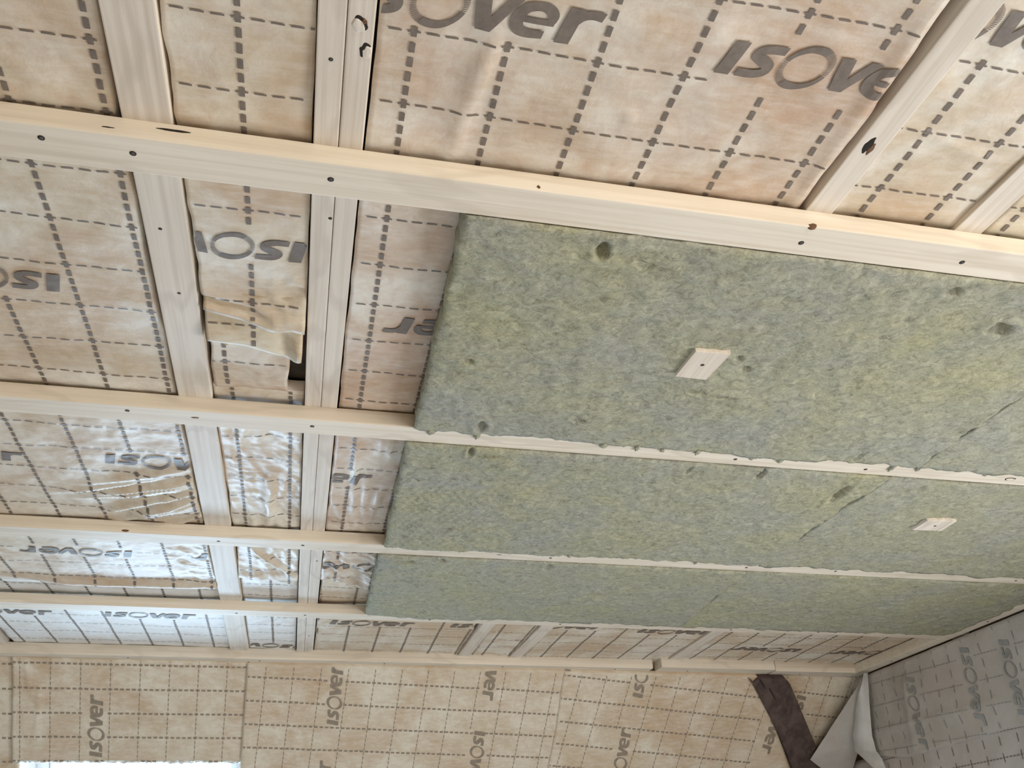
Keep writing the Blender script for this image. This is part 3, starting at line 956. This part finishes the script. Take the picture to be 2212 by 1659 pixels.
# wall plate at the foot of the flat ceiling: three lengths, the middle one set forward
WP = ['long cream wall plate along the top of the printed slope, left of the step',
      'short cream wall plate length set forward past the step',
      'brownish wall plate length ending in the gable corner']
for i, (x0, x1, y0, m) in enumerate(((XB0, 1.238, 3.166, 4), (1.262, 1.712, 3.138, 4), (1.720, 2.06, 3.150, 2))):
    c, s = box((x0, y0, ZB - (0.0, 0.001, 0.002)[i]), (x1, Y0, ZF + 0.003))
    o = plank('wall_plate', W_BAT[m], tuple(c), tuple(s), label=WP[i], cat='batten', group='wall plate lengths')
    for x in np.arange(x0 + 0.12, x1, 0.42):
        if x > -1:
            screw(o, x, Y0 - 0.025, ZB - (0.0, 0.001, 0.002)[i], 0.0028)
c, s = box((2.052, -0.9, ZB - 0.003), (2.10, Y0 - 0.001, ZF - 0.002))
GBAT = plank('gable_batten', W_BAT[3], tuple(c), tuple(s), label='brownish batten along the gable wall, over the grey film', cat='batten')
for y in (1.0, 1.7, 2.42, 2.95):
    screw(GBAT, 2.078, y, ZB - 0.003, 0.003)

# ------------------------------------------------------------------ green slabs


def slab(label, mat, x0, x1, y0, y1, seed, pits=(), over=0.006, lx=None, rx=None, res=0.0055, dim=False):
    nx, ny = int((x1 - x0) / res), int((y1 - y0) / res)
    s, t = np.meshgrid(np.linspace(0, 1, nx + 1), np.linspace(0, 1, ny + 1), indexing='ij')
    ln = lambda a, b: (lambda q: a + (b - a) * q)
    lx = lx or ln(x0, x0)
    rx = rx or ln(x1, x1)
    X = lx(t) * (1 - s) + rx(t) * s
    Y = y0 + (y1 - y0) * t
    # ragged long edges
    ef = over * (0.5 + 1.3 * fbm(X, X * 0 + seed, 3.5, 2, seed) + 1.1 * fbm(X, X * 0 + seed, 17, 3, seed + 1)) + 0.0025 * fbm(X, X * 0, 90, 2, seed)
    en = 0.0025 * fbm(X, X * 0 + seed + 9, 20, 3, seed + 2) - 0.001
    Y = Y + ef * t ** 30 + en * (1 - t) ** 30
    X = X + (0.004 * fbm(Y, Y * 0 + seed, 12, 3, seed)) * (1 - s) ** 30 + (0.003 * fbm(Y, Y * 0 + seed, 14, 3, seed + 4)) * s ** 30
    h = 0.0035 + 0.0035 * fbm(X, Y, 6, 3, seed) + 0.0022 * fbm(X, Y, 30, 3, seed + 5, 0.6) + 0.0016 * np.abs(fbm(X, Y, 70, 2, seed + 1))
    h = np.maximum(h, 0.0006)
    if dim:
        k = sstep(x0 - 0.01, x0 + 0.03, X) * (1 - sstep(x0 + 0.16, x0 + 0.26, X)) * sstep(y0 + 0.12, y0 + 0.22, Y)
        row = np.floor(Y / 0.021)
        h = h + k * 0.0022 * np.clip(np.sin(X * 2 * np.pi / 0.019 + row * 2.4) * np.abs(np.sin(Y * np.pi / 0.021)), 0, 1)
    for (px, py, rx_, ry_, d) in pits:
        rr = np.sqrt(((X - px) / rx_) ** 2 + ((Y - py) / ry_) ** 2) + 0.35 * fbm(X, Y, 60, 2, seed)
        h = h - d * (1 - sstep(0.4, 1.1, rr)) + 0.25 * d * np.exp(-((rr - 1.5) / 0.4) ** 2)
    # rounded edges
    e = np.minimum(np.minimum(s * (x1 - x0), (1 - s) * (x1 - x0)), np.minimum(t, 1 - t) * (y1 - y0))
    e = np.minimum(s * (x1 - x0) + (0.0 if x0 < 0.2 else 1.0), t * (y1 - y0))
    h = h - 0.003 * np.exp(-(e / 0.004) ** 2)
    P = np.stack([X, Y, ZB - h], -1)
    idx = np.arange((nx + 1) * (ny + 1)).reshape(nx + 1, ny + 1)
    a, b, c, d = idx[:-1, :-1].ravel(), idx[1:, :-1].ravel(), idx[1:, 1:].ravel(), idx[:-1, 1:].ravel()
    F = np.stack([a, d, c, b], 1).tolist()
    V = P.reshape(-1, 3)
    loop = list(idx[:, 0]) + list(idx[nx, 1:]) + list(idx[nx - 1::-1, ny]) + list(idx[0, ny - 1:0:-1])
    n = len(loop)
    for lev, zz in enumerate((0.003, 0.012, 0.026)):
        R = V[loop].copy() if lev == 0 else ring.copy()
        ring = V[loop].copy()
        ring[:, 2] = ZB + zz
        tt = ring[:, 1]
        ring[:, 1] = np.clip(ring[:, 1], y0 + 0.0005, y1 - 0.001)
        ring[:, 0] += 0.0025 * fbm(ring[:, 1] * 1.0, ring[:, 0] * 0 + zz * 300, 40, 2, seed)
        prev = loop if lev == 0 else list(range(base, base + n))
        base = len(V)
        V = np.vstack([V, ring])
        for k in range(n):
            F.append([prev[k], prev[(k + 1) % n], base + (k + 1) % n, base + k])
    F.append(list(range(base, base + n)))
    o = mesh_obj('mineral_wool_slab', V, F, mat, smooth=True, label=label, cat='insulation slab', group='green mineral wool slabs between the battens')
    return o


ln = lambda a, b: (lambda q: a + (b - a) * q)
S1A = slab('largest green mineral wool slab with a gouge and a wooden block screwed on', SLABM[0], 0.145, 1.150, 0.831, 1.404, 1,
           pits=[(0.326, 0.862, 0.008, 0.016, 0.016), (0.400, 0.885, 0.02, 0.006, 0.006), (0.201, 1.160, 0.010, 0.007, 0.010), (0.643, 1.111, 0.007, 0.008, 0.010), (0.620, 1.083, 0.007, 0.007, 0.008),
                 (0.972, 0.932, 0.020, 0.014, 0.016), (0.842, 0.862, 0.012, 0.009, 0.011), (0.424, 1.318, 0.016, 0.006, 0.010), (0.262, 1.372, 0.010, 0.018, 0.012),
                 (0.588, 1.189, 0.03, 0.006, 0.008), (0.640, 1.20, 0.03, 0.004, 0.007), (0.192, 0.994, 0.022, 0.003, 0.006), (0.54, 1.33, 0.014, 0.003, 0.006), (1.06, 0.90, 0.02, 0.02, 0.012),
                 (1.005, 1.375, 0.005, 0.03, 0.010), (0.33, 1.04, 0.014, 0.004, 0.005)], lx=ln(0.141, 0.148), rx=ln(1.158, 1.148))
slab('green mineral wool slab continuing the largest one to the gable batten', SLABM[1], 1.152, 2.056, 0.831, 1.404, 2,
     pits=[(1.4, 1.3, 0.02, 0.006, 0.008), (1.6, 1.1, 0.02, 0.01, 0.008)], lx=ln(1.157, 1.147), res=0.008)
slab('green mineral wool slab with rows of dimples, in the second row', SLABM[2], 0.145, 1.112, 1.460, 2.008, 3, dim=True, over=0.005, res=0.0038,
     pits=[(0.262, 1.478, 0.006, 0.02, 0.014), (0.30, 1.49, 0.03, 0.008, 0.006), (0.85, 1.485, 0.006, 0.028, 0.012), (0.70, 1.49, 0.004, 0.02, 0.009), (1.06, 1.54, 0.010, 0.05, 0.012),
           (0.19, 1.56, 0.02, 0.004, 0.006), (0.42, 1.80, 0.03, 0.004, 0.004)], lx=ln(0.141, 0.151), rx=ln(1.122, 1.100))
S2B = slab('paler smooth mineral wool slab with the second wooden block', SLABM[0], 1.116, 2.056, 1.460, 2.008, 4, over=0.009,
           pits=[(1.22, 1.50, 0.012, 0.01, 0.008)], lx=ln(1.121, 1.099), res=0.007)
slab('green mineral wool slab with scattered nicks, in the third row', SLABM[1], 0.145, 1.100, 2.068, 2.590, 5, over=0.004,
     pits=[(0.21, 2.10, 0.03, 0.014, 0.008), (0.30, 2.09, 0.006, 0.03, 0.010), (0.57, 2.10, 0.01, 0.02, 0.008), (0.28, 2.2, 0.006, 0.008, 0.006), (0.33, 2.31, 0.01, 0.006, 0.006)], lx=ln(0.143, 0.150), rx=ln(1.093, 1.118), res=0.007)
slab('green mineral wool slab in the third row, ending at the gable batten', SLABM[2], 1.104, 2.056, 2.068, 2.590, 6, over=0.006, lx=ln(1.092, 1.117), res=0.008)

# tufts of wool hanging over the batten edges
TUFT = SLABM[0]
for i, (x, y, w, l) in enumerate(((0.178, 1.408, 0.014, 0.012), (0.262, 1.409, 0.010, 0.016), (0.50, 1.410, 0.013, 0.012), (0.565, 1.409, 0.008, 0.015), (0.615, 1.409, 0.009, 0.012),
                                  (0.685, 1.410, 0.010, 0.012), (0.80, 1.411, 0.018, 0.014), (0.86, 1.411, 0.010, 0.020), (1.10, 1.410, 0.007, 0.022), (1.155, 1.410, 0.006, 0.012),
                                  (1.31, 1.410, 0.01, 0.01), (0.33, 2.011, 0.008, 0.010), (0.60, 2.010, 0.010, 0.010), (0.93, 2.010, 0.006, 0.016))):
    bm = bmesh.new()
    bmesh.ops.create_icosphere(bm, subdivisions=3, radius=1.0)
    rnd = random.Random(i)
    for v in bm.verts:
        c = v.co
        k = 1 + 0.45 * float(fbm(np.array(c.x * 1.3 + i), np.array(c.y * 1.3 + c.z), 1.6, 3, i % 9))
        tap = 1 - 0.55 * max(0.0, c.y)
        v.co = Vector((c.x * w * 0.6 * k * tap + 0.3 * c.y * w * rnd.choice((-1, 1)) * 0, c.y * l * 0.75 * k, c.z * 0.0035 * k))
    bm_obj('wool_tuft', bm, SLABM[i % 3], smooth=True, loc=(x, y + l * 0.25, ZB - 0.0022), label='small wool tuft on the batten between the %s rows of green slabs' % ('first and second' if y < 1.7 else 'second and third'), cat='wool tuft', group='wool tufts on the batten edges')

# wooden blocks with a screw
for lab, q, cx, cy in (('small square pinkish wood block screwed to the largest green slab', [(0.536, 1.061), (0.593, 1.059), (0.586, 1.140), (0.533, 1.138)], 0.562, 1.097),
                       ('small pale wood block on the paler slab of the second row', [(1.333, 1.645), (1.403, 1.638), (1.405, 1.698), (1.333, 1.704)], 1.370, 1.671)):
    c = (sum(p[0] for p in q) / 4, sum(p[1] for p in q) / 4, ZB - 0.0070)
    o = plank('wood_block', W_JOI[1], c, (0.06, 0.08, 0.009), bevel=0.001, quad=q, label=lab, cat='wood block', group='wood blocks holding the slabs')
    screw(o, cx, cy, ZB - 0.0115, 0.0026)

# ------------------------------------------------------------------ roof slope films
SLOPE = dict(O=(0, Y0, Z0), U=(1, 0, 0), V=tuple(SV), N=tuple(SN))
GS, KS = 0.0925, 0.0395
CCW = ((0, -1), (-1, 0))
CWW = ((0, 1), (1, 0))


def h_slope(off, seed):
    return lambda u, v: off + 0.0022 * fbm(u, v, 5, 3, seed) + 0.0006 * fbm(u, v, 22, 3, seed)


F = Film(**SLOPE, u0=-2.30, u1=-0.915, v0=0.0, v1=1.6, H=h_slope(0.000, 1), res=0.014)
F.build('slope_film_sheet', FILM_SLOPE, label='tan film sheet on the slope past the roof window, toward the open end', cat='insulation film', group='film sheets on the roof slope')
F.grid(GS, -1.0, 0.125, [], INK_SOFT, 'u')


def h_a(u, v):
    return 0.012 + 0.0022 * fbm(u, v, 5, 3, 2) + fold(u, v, (-0.895, 0.0), (-0.88, 0.12), 0.004, 0.007, 0.005) + fold(u, v, (-0.85, 0.1), (-0.86, 0.3), 0.008, 0.01, 0.004)


F = Film(**SLOPE, u0=-0.935, u1=-0.194, v0=0.0, v1=0.402, H=h_a, res=0.008, jl=rag(0.003, 5, 2), jr=rag(0.002, 5, 3),
         vb=lambda u: 0.392 + 0.006 * fbm(np.asarray(u, float), np.zeros_like(np.asarray(u, float)), 9, 3, 3))
FA = F.build('slope_film_sheet', FILM_SLOPE, label='pale film sheet with upright lettering, directly above the roof window', cat='insulation film', group='film sheets on the roof slope')
r = F.text([(-0.655, 0.375, *CCW)], KS, INK_SOFT)
F.grid(GS, -0.819, 0.019, r, INK_SOFT, 'u')
# frayed glass wool along the window opening
nx = 220
V, Fc = [], []
for i in range(nx + 1):
    u = -0.925 + 0.725 * i / nx
    for j in range(9):
        t = j / 8
        a = t * math.pi
        rr = 0.020 * (1 + 0.5 * float(fbm(np.array(u), np.array(t * 0.3), 28, 4, 5)))
        ss = 0.402 - rr * 1.0 * math.sin(a) + 0.03 * t
        hh = 0.004 - 0.010 * t + rr * 0.7 * math.cos(a) * 0.4 - 0.03 * t
        p = Vector((u, Y0, Z0)) + SV * (0.392 + 0.030 * t + 0.006 * float(fbm(np.array(u), np.array(t), 60, 3, 1))) + SN * (0.010 - 0.055 * t * t + 0.006 * float(fbm(np.array(u), np.array(t * 2), 45, 3, 7)))
        V.append(p)
for i in range(nx):
    for j in range(8):
        a = i * 9 + j
        Fc.append((a, a + 1, a + 10, a + 9))
mesh_obj('frayed_wool_edge', V, Fc, FLUFF, smooth=True, label='frayed white glass wool edge along the top of the roof window', cat='insulation')

F = Film(**SLOPE, u0=-0.200, u1=0.935, v0=0.0, v1=1.6, H=lambda u, v: h_slope(0.019, 3)(u, v) + fold(u, v, (0.905, 0.02), (0.885, 0.10), 0.004, 0.008, 0.003), res=0.009)
F.build('slope_film_sheet', FILM_SLOPE, label='tan film sheet with two lines of upright lettering, in the middle of the slope', cat='insulation film', group='film sheets on the roof slope')
r = F.text([(0.122, 0.236, *CCW), (0.112, 0.622, *CCW), (0.612, 0.252, *CWW), (0.622, -0.115, *CWW)], KS, INK_SOFT)
F.grid(GS, -0.046, 0.055, r, INK_SOFT, 'u', lean=-0.035)

F = Film(**SLOPE, u0=0.910, u1=1.665, v0=0.0, v1=1.6, H=lambda u, v: h_slope(0.024, 4)(u, v), res=0.009, jl=rag(0.005, 6, 4), jr=lambda v: 0.56 * np.clip(np.asarray(v, float), 0, 0.62))
F.build('slope_film_sheet', FILM_SLOPE, label='yellowish tan film sheet overlapping its neighbour, left of the old dark timber', cat='insulation film', group='film sheets on the roof slope')
r = F.text([(1.226, 0.104, *CCW), (1.208, 0.475, *CCW), (1.775, 0.095, (-0.10, 1), (1, 0.10))], KS, INK_SOFT)
F.grid(GS * 1.03, 0.968, 0.115, r, INK_SOFT, 'u', lean=-0.10)
F = Film(**SLOPE, u0=1.735, u1=2.15, v0=-0.005, v1=0.7, H=lambda u, v: h_slope(0.002, 5)(u, v), res=0.009)
F.build('slope_film_sheet', FILM_SLOPE, label='tan film piece in the corner, between the old dark timber and the grey film', cat='insulation film', group='film sheets on the roof slope')
r = F.text([(1.865, 0.090, (-0.06, 1), (1, 0.06))], KS, INK_SOFT)
F.grid(GS, 1.80, 0.072, r, INK_SOFT, 'u', lean=-0.10)

# ------------------------------------------------------------------ old dark timber in the corner
bm = bmesh.new()
out = [(1.628, 0.004), (1.652, 0.022), (1.664, 0.006), (1.70, 0.0), (1.768, 0.0), (1.788, 0.012), (1.786, 0.022), (1.806, 0.028), (2.06, 0.43), (2.06, 0.62), (2.02, 0.62), (1.862, 0.335), (1.78, 0.210), (1.655, 0.035)]
O3 = Vector((0, Y0, Z0))
lo = [bm.verts.new(O3 + Vector((u, 0, 0)) + SV * s - SN * 0.01) for u, s in out]
hi = [bm.verts.new(O3 + Vector((u, 0, 0)) + SV * s + SN * 0.034) for u, s in out]
n = len(out)
bm.faces.new(hi)
bm.faces.new(lo[::-1])
for i in range(n):
    bm.faces.new((lo[i], lo[(i + 1) % n], hi[(i + 1) % n], hi[i]))
bmesh.ops.recalc_face_normals(bm, faces=bm.faces[:])
bmesh.ops.bevel(bm, geom=[e for e in bm.edges if e.calc_length() > 0.05], offset=0.003, segments=2, affect='EDGES')
OLD = bm_obj('old_timber', bm, W_OLD, label='old dark brown timber crossing the slope beside the gable', cat='timber')
for (a, b) in (((1.672, 0.006), (1.712, 0.055)), ((1.722, 0.045), (1.765, 0.105))):
    bm = bmesh.new()
    va = O3 + Vector((a[0], 0, 0)) + SV * a[1] + SN * 0.0344
    vb = O3 + Vector((b[0], 0, 0)) + SV * b[1] + SN * 0.0344
    d = (vb - va).normalized()
    w = d.cross(SN)
    vs = [bm.verts.new(p) for p in (va - w * 0.0025, va.lerp(vb, 0.5) - w * 0.003, vb, va.lerp(vb, 0.5) + w * 0.003, va + w * 0.0025)]
    bm.faces.new(vs)
    bmesh.ops.recalc_face_normals(bm, faces=bm.faces[:])
    bm_obj('split', bm, HOLE, parent=OLD)

# ------------------------------------------------------------------ gable films
GAB = dict(O=(2.098, 0, ZB - 0.010), U=(0, 1, 0), V=(0, 0, -1), N=(-1, 0, 0))


def h_gable(u, v):
    return 0.004 + 0.010 * fbm(u, v, 2.2, 3, 3) * sstep(0.0, 0.1, v) + 0.003 * fbm(u, v, 9, 3, 5) + fold(u, v, (2.9, 0.0), (2.95, 0.3), 0.01, 0.02, 0.006) + fold(u, v, (2.45, 0.22), (3.1, 0.20), 0.012, 0.03, 0.007)


F = Film(**GAB, u0=1.6, u1=3.26, v0=0.0, v1=0.34, H=h_gable, res=0.012, vb=edge([(1.6, 0.33), (2.5, 0.30), (3.0, 0.315), (3.26, 0.27)]))
F.build('gable_film_sheet', FILM_GREY, label='grey translucent film sheet with blurred lettering under the gable batten', cat='insulation film', group='film sheets on the gable')
gw = [(2.90, 0.06, (0.05, 1), (-1, 0.05)), (2.60, 0.03, (0.05, 1), (-1, 0.05)), (2.42, 0.05, (0.05, 1), (-1, 0.05)), (2.25, 0.03, (0.05, 1), (-1, 0.05))]
r = F.text(gw, 0.040, INK_GREY)
F.grid(0.078, 2.90, 0.05, r, INK_GREY, 'u', nw=0.003, tw=0.0030, per_v=0.048, duty_v=0.55, lean=0.05)
F = Film(**GAB, u0=1.6, u1=3.18, v0=0.28, v1=1.1, H=lambda u, v: h_gable(u, v) - 0.006, res=0.016, jr=lambda v: np.asarray(v, float))
F.build('gable_film_sheet', FILM_GREY, label='lower grey film sheet with crisp dashed lines on the gable', cat='insulation film', group='film sheets on the gable')
F.grid(0.074, 2.47, 0.375, [], INK, 'u', nw=0.003, tw=0.0036, per_v=0.048, duty_v=0.55)

# loose grey flap folded round the corner, in front of the slope
cor = [Vector((2.085, 3.175, 2.318)), Vector((1.96, 3.47, 1.990)), Vector((2.02, 3.62, 1.86)), Vector((2.080, 3.22, 2.02))]


def P3(px, py, depth_pt=None, dist=None):
    d = R_ * ((px - 1106) / F_PX) - U_ * ((py - 829.5) / F_PX) + W_
    return Vector((0, 0, ZC)) + d * dist


def on_slope(px, py, off):
    d = R_ * ((px - 1106) / F_PX) - U_ * ((py - 829.5) / F_PX) + W_
    k = (Y0 + Z0 - ZC - off / SQ) / (d.y + d.z)
    return Vector((0, 0, ZC)) + d * k


def on_gable(px, py, X):
    d = R_ * ((px - 1106) / F_PX) - U_ * ((py - 829.5) / F_PX) + W_
    return Vector((0, 0, ZC)) + d * (X / d.x)


A = on_gable(1872, 1452, 2.07)
B = on_slope(1750, 1641, 0.045)
C = on_slope(1830, 1700, 0.05)
D = on_gable(1852, 1630, 2.05)
E1 = on_gable(1895, 1640, 2.05)


def sheet(name, a, b, c, d, nu, nv, mat, bulge, seed, **kw):
    V, Fc = [], []
    nrm = (b - a).cross(d - a).normalized()
    if nrm.x > 0:
        nrm = -nrm
    for i in range(nu + 1):
        for j in range(nv + 1):
            s, t = i / nu, j / nv
            p = a.lerp(d, s).lerp(b.lerp(c, s), t)
            p = p + nrm * (bulge * math.sin(math.pi * s) * math.sin(math.pi * min(1, t * 0.9)) + 0.003 * float(fbm(np.array(s), np.array(t), 3, 3, seed)))
            V.append(p)
    for i in range(nu):
        for j in range(nv):
            k = i * (nv + 1) + j
            Fc.append((k, k + 1, k + nv + 2, k + nv + 1))
    return mesh_obj(name, V, Fc, mat, smooth=True, **kw)


FLAP = sheet('loose_film_flap', A, B, C, D, 16, 24, FILM_GREY, 0.010, 3, label='loose grey film flap hanging across the corner over the old timber', cat='insulation film')
# pale fold standing off the corner
def poly(pts, t):
    k = t * (len(pts) - 1)
    i = min(int(k), len(pts) - 2)
    f = k - i
    return tuple(pts[i][c] * (1 - f) + pts[i + 1][c] * f for c in (0, 1))


left = [(1868, 1456), (1853, 1500), (1847, 1545), (1843, 1590), (1847, 1622), (1875, 1648), (1900, 1672)]
right = [(1874, 1454), (1877, 1500), (1880, 1545), (1884, 1590), (1893, 1622), (1906, 1640), (1916, 1668)]
V, Fc = [], []
nn, mm = 36, 12
for i in range(nn + 1):
    t = i / nn
    a = on_gable(*poly(left, t), 2.045)
    b = on_gable(*poly(right, t), 2.078)
    for j in range(mm + 1):
        q = j / mm
        bul = 0.018 * math.sin(math.pi * q) * (1 - 0.5 * t) + 0.003 * float(fbm(np.array(q), np.array(t * 3), 2, 3, 4))
        V.append(a.lerp(b, q) + Vector((-0.8, -0.5, 0)) * bul)
for i in range(nn):
    for j in range(mm):
        k = i * (mm + 1) + j
        Fc.append((k, k + 1, k + mm + 2, k + mm + 1))
FILM_PALE = film_mat('translucent_film_pale', (0.66, 0.65, 0.64), (0.56, 0.55, 0.53), (0.50, 0.47, 0.43), rough=0.35, blotch=5.0, stain_amt=0.3, seed=20.0, streak=0.0)
mesh_obj('film_fold', V, Fc, FILM_PALE, smooth=True, label='pale upright fold of film in the gable corner, beside the loose grey flap', cat='insulation film')
